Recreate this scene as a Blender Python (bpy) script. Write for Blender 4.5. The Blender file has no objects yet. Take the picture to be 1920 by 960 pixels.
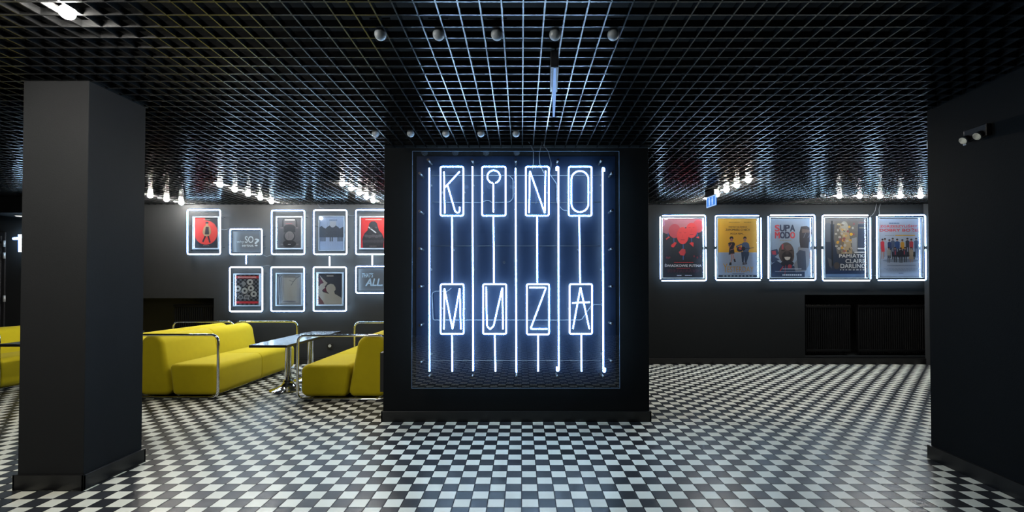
import bpy, bmesh, math, random
from mathutils import Vector, Matrix
random.seed(7)
D = bpy.data
SC = bpy.context.scene
COL = SC.collection

# ------------------------------------------------------------------ camera
F, CX, CY, EYE = 841.0, 978.0, 521.2, 1.282
PITCH = math.atan(0.014)
cam_d = D.cameras.new('camera')
cam_d.sensor_width = 36.0
cam_d.lens = F / 1920 * 36.0
cam_d.shift_x = -(CX - 960) / 1920
cam_d.shift_y = (CY - 480) / 1920
cam_d.clip_start = 0.05
cam = D.objects.new('camera', cam_d)
cam.location = (0, 0, EYE)
cam.rotation_euler = (math.pi / 2 + PITCH, 0, 0)
COL.objects.link(cam)
SC.camera = cam

# ------------------------------------------------------------------ world, exposure, light levels
w = D.worlds.new('world'); SC.world = w; w.use_nodes = True
w.node_tree.nodes['Background'].inputs[0].default_value = (0.35, 0.42, 0.5, 1)
w.node_tree.nodes['Background'].inputs[1].default_value = 0.0
SC.view_settings.view_transform = 'Standard'
SC.view_settings.look = 'None'
SC.view_settings.exposure = 0.0
SC.view_settings.gamma = 1.0
SC.view_settings.use_curve_mapping = False
SC.cycles.use_denoising = True
SC.cycles.sample_clamp_indirect = 6.0
SC.cycles.max_bounces = 8
SC.cycles.transparent_max_bounces = 16
SC.cycles.caustics_reflective = False
SC.cycles.caustics_refractive = False
NEON_SIGN = 112.0
NEON_WALL = 64.0
BULB = 900.0

# ------------------------------------------------------------------ helpers
def at(x, y, Y):
    """point on the vertical plane at depth Y seen at photo pixel x, y"""
    a = (x - CX) / F; b = -(y - CY) / F
    dy = math.cos(PITCH) - b * math.sin(PITCH)
    dz = math.sin(PITCH) + b * math.cos(PITCH)
    t = Y / dy
    return Vector((a * t, Y, EYE + dz * t))

MATS = {}
def mat(name, col, rough=0.5, metal=0.0, emit=None, power=0.0, spec=0.5, sheen=0.0, bump=0.0, bscale=60.0, var=0.0, coat=0.0):
    if name in MATS: return MATS[name]
    m = D.materials.new(name); m.use_nodes = True
    nt = m.node_tree; p = nt.nodes['Principled BSDF']
    p.inputs['Base Color'].default_value = (*col, 1)
    p.inputs['Roughness'].default_value = rough
    p.inputs['Metallic'].default_value = metal
    p.inputs['Specular IOR Level'].default_value = spec
    p.inputs['Sheen Weight'].default_value = sheen
    p.inputs['Coat Weight'].default_value = coat
    if emit:
        p.inputs['Emission Color'].default_value = (*emit, 1)
        p.inputs['Emission Strength'].default_value = power
    if bump or var:
        tc = nt.nodes.new('ShaderNodeTexCoord')
        n = nt.nodes.new('ShaderNodeTexNoise'); n.inputs['Scale'].default_value = bscale
        n.inputs['Detail'].default_value = 4
        nt.links.new(tc.outputs['Object'], n.inputs['Vector'])
        if bump:
            b = nt.nodes.new('ShaderNodeBump'); b.inputs['Strength'].default_value = bump
            b.inputs['Distance'].default_value = 0.004
            nt.links.new(n.outputs['Fac'], b.inputs['Height'])
            nt.links.new(b.outputs['Normal'], p.inputs['Normal'])
        if var:
            n2 = nt.nodes.new('ShaderNodeTexNoise'); n2.inputs['Scale'].default_value = bscale * 0.06
            nt.links.new(tc.outputs['Object'], n2.inputs['Vector'])
            mx = nt.nodes.new('ShaderNodeMix'); mx.data_type = 'RGBA'
            mx.inputs['A'].default_value = (*[c * (1 - var) for c in col], 1)
            mx.inputs['B'].default_value = (*[min(1, c * (1 + var)) for c in col], 1)
            nt.links.new(n2.outputs['Fac'], mx.inputs['Factor'])
            nt.links.new(mx.outputs['Result'], p.inputs['Base Color'])
    MATS[name] = m
    return m

def glass_mat(name, tint=(0.97, 0.98, 1.0), refl=1.0, rough=0.02, ior=1.5):
    if name in MATS: return MATS[name]
    m = D.materials.new(name); m.use_nodes = True
    nt = m.node_tree; nt.nodes.clear()
    out = nt.nodes.new('ShaderNodeOutputMaterial')
    mix = nt.nodes.new('ShaderNodeMixShader')
    fr = nt.nodes.new('ShaderNodeFresnel')
    ge = nt.nodes.new('ShaderNodeNewGeometry'); mr = nt.nodes.new('ShaderNodeMapRange')
    mr.inputs['To Min'].default_value = ior; mr.inputs['To Max'].default_value = 1 / ior   # same reflectance on both faces of the thin pane
    nt.links.new(ge.outputs['Backfacing'], mr.inputs['Value']); nt.links.new(mr.outputs[0], fr.inputs['IOR'])
    tr = nt.nodes.new('ShaderNodeBsdfTransparent'); tr.inputs['Color'].default_value = (*tint, 1)
    gl = nt.nodes.new('ShaderNodeBsdfGlossy'); gl.inputs['Roughness'].default_value = rough
    gl.inputs['Color'].default_value = (refl, refl, refl, 1)
    nt.links.new(fr.outputs[0], mix.inputs[0])
    nt.links.new(tr.outputs[0], mix.inputs[1]); nt.links.new(gl.outputs[0], mix.inputs[2])
    nt.links.new(mix.outputs[0], out.inputs['Surface'])
    MATS[name] = m
    return m

def neon_mat(name, col, power):
    if name in MATS: return MATS[name]
    m = D.materials.new(name); m.use_nodes = True
    nt = m.node_tree; nt.nodes.clear()
    out = nt.nodes.new('ShaderNodeOutputMaterial')
    em = nt.nodes.new('ShaderNodeEmission')
    em.inputs['Color'].default_value = (*col, 1); em.inputs['Strength'].default_value = power
    nt.links.new(em.outputs[0], out.inputs['Surface'])
    MATS[name] = m
    return m

def halo_mat(name, col, power, thru=0.72):
    """blue bloom around a neon tube, put into an added glowing shell"""
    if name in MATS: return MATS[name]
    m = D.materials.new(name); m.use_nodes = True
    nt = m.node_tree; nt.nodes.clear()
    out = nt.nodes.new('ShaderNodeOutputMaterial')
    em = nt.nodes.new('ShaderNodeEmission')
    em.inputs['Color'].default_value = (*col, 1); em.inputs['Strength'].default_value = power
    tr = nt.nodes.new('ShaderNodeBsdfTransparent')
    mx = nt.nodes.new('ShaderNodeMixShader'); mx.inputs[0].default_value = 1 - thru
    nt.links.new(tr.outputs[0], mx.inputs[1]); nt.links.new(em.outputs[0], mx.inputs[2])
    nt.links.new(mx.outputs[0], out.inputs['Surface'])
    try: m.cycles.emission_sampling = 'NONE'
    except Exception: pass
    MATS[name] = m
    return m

def wloc(o):
    v = Vector((0, 0, 0))
    while o is not None:
        v += o.location; o = o.parent
    return v

def obj(name, bm, mats, parent=None, smooth=False):
    """link a bmesh (world coordinates) as one object whose origin is at its base"""
    bm.normal_update()
    xs = [v.co.x for v in bm.verts]; ys = [v.co.y for v in bm.verts]; zs = [v.co.z for v in bm.verts]
    c = Vector(((min(xs) + max(xs)) / 2, (min(ys) + max(ys)) / 2, min(zs)))
    bmesh.ops.translate(bm, verts=bm.verts, vec=-c)
    me = D.meshes.new(name); bm.to_mesh(me); bm.free()
    if not isinstance(mats, (list, tuple)): mats = [mats]
    for m in mats: me.materials.append(m)
    if smooth:
        for p in me.polygons: p.use_smooth = True
    o = D.objects.new(name, me); COL.objects.link(o)
    if parent is not None:
        o.parent = parent
        o.location = c - wloc(parent)
    else:
        o.location = c
    return o

def tag(o, label, cat, group=None):
    o['label'] = label; o['category'] = cat
    if group: o['group'] = group
    return o

def thing(name, label, cat, loc=(0, 0, 0), group=None):
    o = D.objects.new(name, None); COL.objects.link(o)
    o.empty_display_size = 0.1
    o.location = loc
    return tag(o, label, cat, group)

def struct(name, bm, m, parent=None, smooth=False):
    o = obj(name, bm, m, parent, smooth)
    if parent is None: o['kind'] = 'structure'
    return o

def copy_tree(o, parent=None):
    c = o.copy(); COL.objects.link(c)
    if parent is not None: c.parent = parent
    for ch in list(o.children): copy_tree(ch, c)
    return c

def add_box(bm, x0, x1, y0, y1, z0, z1, bevel=0.0, seg=2, mi=0):
    vs = [bm.verts.new((x, y, z)) for x in (x0, x1) for y in (y0, y1) for z in (z0, z1)]
    idx = [(0, 1, 3, 2), (4, 6, 7, 5), (0, 4, 5, 1), (2, 3, 7, 6), (0, 2, 6, 4), (1, 5, 7, 3)]
    fs = [bm.faces.new([vs[i] for i in f]) for f in idx]
    for f in fs: f.material_index = mi
    if bevel:
        es = list({e for f in fs for e in f.edges})
        r = bmesh.ops.bevel(bm, geom=es, offset=bevel, segments=seg, profile=0.5, affect='EDGES')
        for f in r['faces']: f.material_index = mi
    return vs

def box(x0, x1, y0, y1, z0, z1, bevel=0.0, seg=2):
    bm = bmesh.new(); add_box(bm, x0, x1, y0, y1, z0, z1, bevel, seg); return bm

def add_tube(bm, pts, r, sides=8, closed=False, cap=True, mi=0):
    pts = [Vector(p) for p in pts]
    n = len(pts); rings = []
    tang = []
    for i in range(n):
        if closed: t = (pts[(i + 1) % n] - pts[i - 1])
        else: t = pts[min(i + 1, n - 1)] - pts[max(i - 1, 0)]
        tang.append(t.normalized())
    ref = Vector((0, 1, 0)) if abs(tang[0].y) < 0.9 else Vector((1, 0, 0))
    u = (ref - tang[0] * ref.dot(tang[0])).normalized()
    for i in range(n):
        t = tang[i]
        u = (u - t * u.dot(t))
        u = u.normalized() if u.length > 1e-6 else t.orthogonal().normalized()
        v = t.cross(u)
        rings.append([bm.verts.new(pts[i] + (u * math.cos(a) + v * math.sin(a)) * r)
                      for a in [2 * math.pi * k / sides for k in range(sides)]])
    m = n if closed else n - 1
    for i in range(m):
        a = rings[i]; b = rings[(i + 1) % n]
        for k in range(sides):
            f = bm.faces.new((a[k], a[(k + 1) % sides], b[(k + 1) % sides], b[k])); f.material_index = mi; f.smooth = True
    if cap and not closed:
        f = bm.faces.new(list(reversed(rings[0]))); f.material_index = mi
        f = bm.faces.new(rings[-1]); f.material_index = mi

def add_cyl(bm, p0, p1, r, sides=16, mi=0, r2=None):
    p0 = Vector(p0); p1 = Vector(p1); t = (p1 - p0).normalized(); u = t.orthogonal().normalized(); v = t.cross(u)
    r2 = r if r2 is None else r2
    A = [bm.verts.new(p0 + (u * math.cos(a) + v * math.sin(a)) * r) for a in [2 * math.pi * k / sides for k in range(sides)]]
    B = [bm.verts.new(p1 + (u * math.cos(a) + v * math.sin(a)) * r2) for a in [2 * math.pi * k / sides for k in range(sides)]]
    for k in range(sides):
        f = bm.faces.new((A[k], A[(k + 1) % sides], B[(k + 1) % sides], B[k])); f.material_index = mi; f.smooth = True
    f = bm.faces.new(list(reversed(A))); f.material_index = mi
    f = bm.faces.new(B); f.material_index = mi

def add_lathe(bm, cx, cy, prof, sides=32, mi=0):
    rings = []
    for r, z in prof:
        rings.append([bm.verts.new((cx + r * math.cos(2 * math.pi * k / sides), cy + r * math.sin(2 * math.pi * k / sides), z)) for k in range(sides)])
    for i in range(len(rings) - 1):
        for k in range(sides):
            f = bm.faces.new((rings[i][k], rings[i][(k + 1) % sides], rings[i + 1][(k + 1) % sides], rings[i + 1][k]))
            f.smooth = True; f.material_index = mi
    for ring, flip in ((rings[0], True), (rings[-1], False)):
        f = bm.faces.new(list(reversed(ring)) if flip else ring); f.material_index = mi

def fillet(pts, r, closed=False, seg=5):
    """round the corners of a polyline"""
    pts = [Vector(p) for p in pts]; n = len(pts); out = []
    for i in range(n):
        if not closed and i in (0, n - 1): out.append(pts[i]); continue
        a, b, c = pts[i - 1], pts[i], pts[(i + 1) % n]
        d1 = (a - b); d2 = (c - b); rr = min(r, d1.length * .48, d2.length * .48)
        s = b + d1.normalized() * rr; e = b + d2.normalized() * rr
        for k in range(seg + 1):
            t = k / seg
            out.append(s * (1 - t) ** 2 + b * 2 * t * (1 - t) + e * t * t)
    return out

# ------------------------------------------------------------------ materials
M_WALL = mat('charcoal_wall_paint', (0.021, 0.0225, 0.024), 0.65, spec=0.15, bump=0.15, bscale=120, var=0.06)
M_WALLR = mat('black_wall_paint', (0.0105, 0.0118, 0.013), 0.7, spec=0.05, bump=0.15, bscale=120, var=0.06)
M_COLUMN = mat('lit_column_paint', (0.0105, 0.0115, 0.0125), 0.65, spec=0.12, bump=0.12, bscale=120, var=0.06)  # pillar paint lightened for the column, lamp light put into the colour
M_PILLAR = mat('black_pillar_paint', (0.0062, 0.0072, 0.0080), 0.7, spec=0.04, bump=0.12, bscale=120, var=0.06)
M_BASE = mat('black_skirting', (0.005, 0.005, 0.0055), 0.35)
M_VOID = mat('black_plenum', (0.003, 0.003, 0.003), 0.9)
M_GRID = mat('black_lacquered_steel', (0.085, 0.088, 0.091), 0.22, metal=0.9)
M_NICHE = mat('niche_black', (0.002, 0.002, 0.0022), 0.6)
M_RAD = mat('radiator_black_enamel', (0.002, 0.002, 0.0023), 0.5, spec=.15)
M_YEL = mat('yellow_velvet', (0.42, 0.345, 0.009), 0.8, sheen=0.06, spec=0.08, bump=0.25, bscale=260, var=0.05)
M_CHROME = mat('chrome', (0.86, 0.87, 0.88), 0.06, metal=1.0)
M_TABLE = mat('dark_grey_laminate', (0.055, 0.065, 0.078), 0.25)
M_TABLE_EDGE = mat('black_table_edge', (0.008, 0.008, 0.009), 0.4)
M_ALU = mat('brushed_aluminium_frame', (0.15, 0.18, 0.215), 0.45, metal=0.3)
M_SNAP = mat('grey_snap_frame', (0.20, 0.22, 0.24), 0.35, metal=0.7)
M_BLACK = mat('matt_black_plastic', (0.008, 0.008, 0.009), 0.4)
M_OPAL = mat('opal_glass_unlit', (0.25, 0.29, 0.33), 0.35)
M_LIT = mat('opal_glass_lit', (0.9, 0.9, 0.88), 0.3, emit=(1.0, 0.94, 0.85), power=BULB)
M_CABLE = mat('grey_cable', (0.05, 0.058, 0.068), 0.45)
M_CABLED = mat('dark_cable', (0.008, 0.01, 0.012), 0.5)
M_STEEL = mat('dark_steel', (0.05, 0.055, 0.06), 0.35, metal=0.6)
M_PALE = mat('pale_satin_metal', (0.55, 0.57, 0.58), 0.35, metal=0.4)
M_PANE = glass_mat('picture_glass', rough=0.03)
M_SHEET = glass_mat('acrylic_sheet', tint=(0.93, 0.96, 1.0), rough=0.0, ior=1.55)
NEON_COL = (0.53, 0.77, 1.0)
M_NEON = neon_mat('neon_white_sign', NEON_COL, NEON_SIGN)
M_NEONW = neon_mat('neon_white_wall', NEON_COL, NEON_WALL)
M_HALO = halo_mat('neon_blue_halo', (0.06, 0.26, 1.0), 1.5, thru=.55)  # bloom fringe of the tubes, drawn as a see-through emissive shell

# floor tiles
def floor_material():
    m = D.materials.new('checkerboard_tiles'); m.use_nodes = True
    nt = m.node_tree; p = nt.nodes['Principled BSDF']
    N = nt.nodes.new; L = nt.links.new
    geo = N('ShaderNodeNewGeometry'); sep = N('ShaderNodeSeparateXYZ'); L(geo.outputs['Position'], sep.inputs[0])
    def M(op, a, b=None, clamp=False):
        n = N('ShaderNodeMath'); n.operation = op; n.use_clamp = clamp
        for i, v in enumerate((a, b)):
            if v is None: continue
            if isinstance(v, (int, float)): n.inputs[i].default_value = v
            else: L(v, n.inputs[i])
        return n.outputs[0]
    u = M('MULTIPLY', sep.outputs['X'], 10.0)
    v = M('MULTIPLY', M('SUBTRACT', sep.outputs['Y'], 4.197), 10.0)
    iu = M('FLOOR', u); iv = M('FLOOR', v)
    par = M('FRACT', M('MULTIPLY', M('ADD', iu, iv), 0.5))
    dark = M('GREATER_THAN', par, 0.25)
    fu = M('FRACT', u); fv = M('FRACT', v)
    eu = M('MINIMUM', fu, M('SUBTRACT', 1.0, fu)); ev = M('MINIMUM', fv, M('SUBTRACT', 1.0, fv))
    e = M('MINIMUM', eu, ev)
    grout = M('LESS_THAN', e, 0.028)
    cmb = N('ShaderNodeCombineXYZ'); L(iu, cmb.inputs[0]); L(iv, cmb.inputs[1])
    wn = N('ShaderNodeTexWhiteNoise'); wn.noise_dimensions = '2D'; L(cmb.outputs[0], wn.inputs['Vector'])
    fine = N('ShaderNodeTexNoise'); fine.inputs['Scale'].default_value = 35; fine.inputs['Detail'].default_value = 5
    L(geo.outputs['Position'], fine.inputs['Vector'])
    def mix(a, b, f):
        n = N('ShaderNodeMix'); n.data_type = 'RGBA'
        for k, v in (('A', a), ('B', b)):
            if isinstance(v, tuple): n.inputs[k].default_value = (*v, 1)
            else: L(v, n.inputs[k])
        L(f, n.inputs['Factor']); return n.outputs['Result']
    light = mix((0.53, 0.55, 0.49), (0.60, 0.62, 0.555), wn.outputs['Value'])
    darkc = mix((0.015, 0.0165, 0.020), (0.030, 0.033, 0.038), wn.outputs['Value'])
    c = mix(light, darkc, dark)
    c = mix(c, (0.006, 0.0062, 0.007), grout)
    L(c, p.inputs['Base Color'])
    r = M('ADD', M('MULTIPLY', wn.outputs['Value'], 0.02), M('MULTIPLY', fine.outputs['Fac'], 0.05))
    r = M('ADD', M('ADD', r, 0.27), M('MULTIPLY', grout, 0.4))
    L(r, p.inputs['Roughness'])
    p.inputs['Specular IOR Level'].default_value = 0.10
    h = M('MULTIPLY', e, 14.0, True)
    hh = h
    b = N('ShaderNodeBump'); b.inputs['Strength'].default_value = 0.35; b.inputs['Distance'].default_value = 0.0015
    L(hh, b.inputs['Height']); L(b.outputs['Normal'], p.inputs['Normal'])
    return m
M_FLOOR = floor_material()

# ------------------------------------------------------------------ room shell
CEIL = 2 * EYE
WY = 7.21                      # far wall face
XL, XR, YB = -9.0, 7.35, -3.2
struct('floor', box(XL - .2, XR + .2, YB - .2, WY + .5, -0.12, 0.0), M_FLOOR)

# columns (x0, x1, y0, y1) that pass through the open cell ceiling
PIL = (at(719.5, 530, 4.21).x, at(1216.5, 530, 4.21).x, 4.21, 4.75)
COLM = (-3.145, -2.733, 2.815, 3.245)
RW = (3.012, XR, YB, 3.315)
def rwx(y): return RW[0] - .07 * (RW[3] - y)      # the right wall is slightly out of square
solids = [PIL, COLM, RW]

def cut(a0, a1, spans):
    segs = [(a0, a1)]
    for s0, s1 in spans:
        nxt = []
        for x0, x1 in segs:
            if s1 <= x0 or s0 >= x1: nxt.append((x0, x1)); continue
            if s0 > x0: nxt.append((x0, s0))
            if s1 < x1: nxt.append((s1, x1))
        segs = nxt
    return segs

bm = bmesh.new()
hw = 0.0036; zb, zt = CEIL, CEIL + 0.034
y = 2.119 - 0.1 * 53
while y < WY - 0.01:
    sp = [((s[0] if s is not RW else rwx(y)) - .012, s[1] + .012) for s in solids if s[2] - .02 < y < s[3] + .02]
    for x0, x1 in cut(XL, XR, sp): add_box(bm, x0, x1, y - hw, y + hw, zb, zt)
    y += 0.1
x = 0.0075 - 0.1 * 90
while x < XR:
    sp = [(s[2] - .012, s[3] + .012 if s is not RW or x > RW[0] else RW[3] - (RW[0] - x) / .07 + .012) for s in solids if (s[0] if s is not RW else rwx(YB)) - .02 < x < s[1] + .02]
    for y0, y1 in cut(YB, WY, sp): add_box(bm, x - hw, x + hw, y0, y1, zb + .0004, zt - .0004)
    x += 0.1
struct('ceiling', bm, M_GRID)
struct('ceiling_slab', box(XL - .2, XR + .2, YB - .2, WY + .5, CEIL + 0.62, CEIL + 0.72), M_VOID)

# far wall with two radiator niches
def wall_with_niches(x0, x1, holes, y0, y1, z1):
    bm = bmesh.new(); x = x0
    for hx0, hx1, hz0, hz1 in holes:
        add_box(bm, x, hx0, y0, y1, 0, z1)
        if hz0 > 0: add_box(bm, hx0, hx1, y0, y1, 0, hz0)
        add_box(bm, hx0, hx1, y0, y1, hz1, z1)
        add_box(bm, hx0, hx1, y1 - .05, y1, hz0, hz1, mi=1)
        x = hx1
    add_box(bm, x, x1, y0, y1, 0, z1)
    return bm
NL = (at(150, 560, WY).x, at(401, 560, WY).x, 0.12, at(300, 559, WY).z)
NR = (at(1509, 560, WY).x, 7.1, at(1600, 668, WY).z, at(1600, 553, WY).z)
TOPZ = CEIL + 0.62
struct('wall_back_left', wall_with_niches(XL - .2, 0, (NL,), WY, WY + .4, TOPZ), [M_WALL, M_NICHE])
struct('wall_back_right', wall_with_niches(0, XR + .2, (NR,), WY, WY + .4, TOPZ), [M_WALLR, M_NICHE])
struct('wall_left', box(XL - .2, XL, YB, WY, 0, TOPZ), M_WALL)
struct('wall_rear', box(XL - .2, XR + .2, YB - .2, YB, 0, TOPZ), M_WALL)
struct('wall_far_right', box(XR, XR + .2, RW[3], WY, 0, TOPZ), M_WALL)
def prism(bm, pts, z0, z1):
    A = [bm.verts.new((x, y, z0)) for x, y in pts]; B = [bm.verts.new((x, y, z1)) for x, y in pts]; n = len(A)
    bm.faces.new(list(reversed(A))); bm.faces.new(B)
    for k in range(n): bm.faces.new((A[k], A[(k + 1) % n], B[(k + 1) % n], B[k]))
    return bm
struct('wall_right', prism(bmesh.new(), [(rwx(YB), YB), (XR + .2, YB), (XR + .2, RW[3]), (RW[0], RW[3])], 0, TOPZ), M_PILLAR)
bx = at(1738, 450, WY).x
struct('wall_pilaster', box(bx - .05, bx + .5, WY - .12, WY, 0, TOPZ), M_WALL)
bbh = 0.098
def skirting(name, x0, x1, y0, y1):
    bm = bmesh.new()
    add_box(bm, x0, x1, y0, y1, 0, bbh, 0.003, 2)
    return struct(name, bm, M_BASE)
skirting('baseboard_back', XL, XR, WY - .016, WY - .0005)
bm = bmesh.new()
prism(bm, [(rwx(YB) - .016, YB), (rwx(YB) - .0005, YB), (RW[0] - .0005, RW[3] + .0005), (RW[0] - .0005, RW[3] + .016), (RW[0] - .016, RW[3] + .016)], 0, bbh)
add_box(bm, RW[0], XR, RW[3] + .0005, RW[3] + .016, 0, bbh, .003)
struct('baseboard_right', bm, M_BASE)

def column(name, s, label, cat, group, paint=M_PILLAR):
    t = thing(name, label, cat, ((s[0] + s[1]) / 2, (s[2] + s[3]) / 2, 0), group)
    obj('shaft', box(s[0], s[1], s[2], s[3], 0, TOPZ, 0.003, 1), paint, t)
    bm = bmesh.new(); e = .016; g = .0005
    add_box(bm, s[0] - e, s[1] + e, s[2] - e, s[2] - g, 0, bbh, .003)
    add_box(bm, s[0] - e, s[1] + e, s[3] + g, s[3] + e, 0, bbh, .003)
    add_box(bm, s[0] - e, s[0] - g, s[2] - e, s[3] + e, 0, bbh, .003)
    add_box(bm, s[1] + g, s[1] + e, s[2] - e, s[3] + e, 0, bbh, .003)
    obj('baseboard', bm, M_BASE, t)
    # the cut edge trim where the open cell ceiling meets the column
    bm = bmesh.new(); e = .010
    for a in ((s[0] - e, s[1] + e, s[2] - e, s[2] - g), (s[0] - e, s[1] + e, s[3] + g, s[3] + e),
              (s[0] - e, s[0] - g, s[2], s[3]), (s[1] + g, s[1] + e, s[2], s[3])):
        add_box(bm, a[0], a[1], a[2], a[3], CEIL + .002, CEIL + .03)
    obj('ceiling_trim', bm, M_STEEL, t)
    return t
column('column', COLM, 'square charcoal column standing alone left of the neon letter sign', 'column', None, M_COLUMN)
column('pillar', PIL, 'wide black pillar in the centre carrying the neon letter sign', 'pillar', None)

# duct and door far left
bm = box(at(12, 400, 6.9).x, -6.95, 6.55, WY - .002, 2.33, CEIL + .03, .004, 1)
struct('trim_1', bm, M_PILLAR)
def downlight(p, label):
    t = thing('downlight', label, 'lamp', p)
    bm = bmesh.new(); add_lathe(bm, p[0], p[1], [(0.05, p[2] - .012), (.056, p[2] - .006), (.056, p[2])], 24)
    obj('rim', bm, M_PALE, t)
    bm = bmesh.new(); add_lathe(bm, p[0], p[1], [(0.04, p[2] - .016), (.043, p[2] - .0125)], 24)
    obj('diffuser', bm, mat('downlight_diffuser', (.8, .8, .78), .4, emit=(1, .95, .88), power=1.2), t)
downlight((at(36, 402, 6.8).x, 6.8, 2.3295), 'small round white downlight under the dark ceiling box, far left')

dx1 = at(8, 500, WY).x
bm = box(XL, dx1 + .03, WY - .02, WY - .0005, 0.0, 2.12, .003, 1)
add_box(bm, XL, dx1 - .02, WY - .035, WY - .0205, 0.004, 2.06, .003, 1)
door = struct('door_1', bm, mat('black_door', (0.014, 0.014, 0.016), 0.4))
for py in (457, 479, 560):
    p = at(8.6, py, WY - .04)
    bm = bmesh.new(); add_cyl(bm, (p.x, WY - .043, p.z - .05), (p.x, WY - .043, p.z + .05), .014, 12)
    add_box(bm, p.x - .03, p.x, WY - .0405, WY - .0355, p.z - .045, p.z + .045)
    obj('hinge', bm, M_PALE, door)

# ------------------------------------------------------------------ radiators inside the niches
def radiator(x0, x1, z0, z1, label):
    t = thing('radiator', label, 'radiator', ((x0 + x1) / 2, WY + .12, z0), 'radiators in the wall niches')
    bm = bmesh.new(); n = int((x1 - x0) / 0.035)
    for k in range(n):
        xx = x0 + (k + .5) * (x1 - x0) / n
        add_box(bm, xx - .012, xx + .012, WY + .08, WY + .15, z0 + .03, z1, .004, 1)
    obj('fins', bm, M_RAD, t)
    for za in (z1 - .05, z0 + .06): obj('header_pipe', box(x0, x1, WY + .07, WY + .16, za, za + .04, .006), M_RAD, t)
    for xx in (x0 + .08, x1 - .08): obj('foot', box(xx - .015, xx + .015, WY + .09, WY + .14, z0, z0 + .05, .003, 1), M_RAD, t)
radiator(at(1516, 600, WY).x, at(1602, 600, WY).x, NR[2], NR[3] - .16, 'black ribbed radiator in the left half of the right-hand niche')
radiator(at(1616, 600, WY).x, 7.0, NR[2], NR[3] - .16, 'black ribbed radiator in the right half of the right-hand niche')
radiator(at(318, 600, WY).x, at(396, 600, WY).x, NL[2], NL[3] - .10, 'black ribbed radiator in the niche behind the yellow benches')

# ------------------------------------------------------------------ lamps: globe bulbs under the ceiling grid
def globe(lit):
    t = thing('globe_lamp', 'x', 'lamp', (0, 0, CEIL))
    bm = bmesh.new(); r = 0.030
    bmesh.ops.create_uvsphere(bm, u_segments=20, v_segments=12, radius=r)
    bmesh.ops.translate(bm, verts=bm.verts, vec=(0, 0, CEIL - .008))
    obj('bulb', bm, M_LIT if lit else M_OPAL, t, True)
    bm = bmesh.new(); add_lathe(bm, 0, 0, [(.016, CEIL + .014), (.019, CEIL + .016), (.019, CEIL + .06), (.012, CEIL + .065)], 16)
    obj('socket', bm, M_BLACK, t)
    bm = bmesh.new(); add_box(bm, -.052, .052, -.012, .012, CEIL + .066, CEIL + .072)
    obj('bracket', bm, M_BLACK, t)
    return t
used = {}
def place_globe(lit, x, y, label, group):
    if lit not in used: used[lit] = t = globe(lit)
    else: t = copy_tree(used[lit])
    t.location = (x, y, CEIL)
    t['label'] = label; t['group'] = group
    return t
def row(lit, pts, names, where, group):
    for (x, y), nm in zip(pts, names): place_globe(lit, x, y, f'{nm} {where}', group)
LR = ['leftmost', 'second from left', 'middle', 'second from right', 'rightmost']
NF = ['nearest', 'second nearest', 'middle', 'second farthest', 'farthest']
row(False, [(-.72 + .297 * k, 2.27) for k in range(5)], [n + ' unlit white globe lamp' for n in LR], 'in the near ceiling row above the floor', 'unlit globe lamps, near row')
row(False, [(-1.235 + .297 * k, 3.775) for k in range(5)], [n + ' unlit white globe lamp' for n in LR], 'in the ceiling row just before the pillar', 'unlit globe lamps, row by the pillar')
row(True, [(-3.865, 5.73 + .295 * k) for k in range(5)], [n + ' lit globe lamp' for n in NF], 'in the ceiling line above the left bench', 'lit globe lamps above the left bench')
row(True, [(-2.27, 5.66 + .295 * k) for k in range(5)], [n + ' lit globe lamp' for n in NF], 'in the ceiling line ending beside the pillar', 'lit globe lamps left of the pillar')
row(True, [(-5.33, 6.42 + .295 * k) for k in range(3)], ['nearest lit globe lamp', 'middle lit globe lamp', 'farthest lit globe lamp'], 'in the ceiling line right of the column', 'lit globe lamps beside the column')
row(True, [(2.775, 5.47 + .295 * k) for k in range(5)], [n + ' lit globe lamp' for n in NF], 'in the ceiling line behind the hanging blue sign', 'lit globe lamps by the blue sign')
row(True, [(4.60 + .293 * k, 6.475) for k in range(5)], [n + ' lit globe lamp' for n in LR], 'in the ceiling row above the film posters', 'lit globe lamps above the film posters')
place_globe(False, 4.31, 6.40, 'small unlit lamp left of the lit row above the film posters', 'unlit globe lamps by the posters')
place_globe(True, -2.13, 2.085, 'single bright globe lamp at the top left above the column', 'bright globe lamps above the column')
for k in range(1, 4): place_globe(True, -2.13, 2.085 - .297 * k, 'bright globe lamp nearer the viewer than the one seen top left', 'bright globe lamps above the column')

for k in range(5): place_globe(True, -3.30, 0.55 + .297 * k, 'unseen globe lamp added to brighten the square column', 'unseen globe lamps added for the column')  # row added out of view to brighten the column front

# ------------------------------------------------------------------ neon sign on the pillar
YN = 4.135
R_CORE, R_GLOW = 0.0051, 0.0112
def tube_obj(name, paths, parent, Y=YN, core=None, r=R_CORE, rg=R_GLOW):
    """paths: list of (pixel points, corner radius in m, closed)"""
    bm = bmesh.new()
    for pts, cr, closed in paths:
        P = [at(px, py, Y) for px, py in pts]
        P = fillet(P, cr, closed) if cr else P
        add_tube(bm, P, r, 8, closed, True, 0)
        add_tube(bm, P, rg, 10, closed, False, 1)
    return obj(name, bm, [core or M_NEON, M_HALO], parent)

def supports(parent, pts, Y=YN, back=4.2095, r=.006):
    for px, py in pts:
        p = at(px, py, Y)
        bm = bmesh.new()
        add_cyl(bm, (p.x, Y + .013, p.z), (p.x, back, p.z), r, 10)
        add_cyl(bm, (p.x, back - .006, p.z), (p.x, back, p.z), r * 1.9, 12)
        obj('tube_support', bm, M_STEEL, parent)

def arc(cx, cy, r, a0, a1, n=20):
    return [(cx + r * math.cos(math.radians(a0 + (a1 - a0) * k / n)), cy - r * math.sin(math.radians(a0 + (a1 - a0) * k / n))) for k in range(n + 1)]

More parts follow.
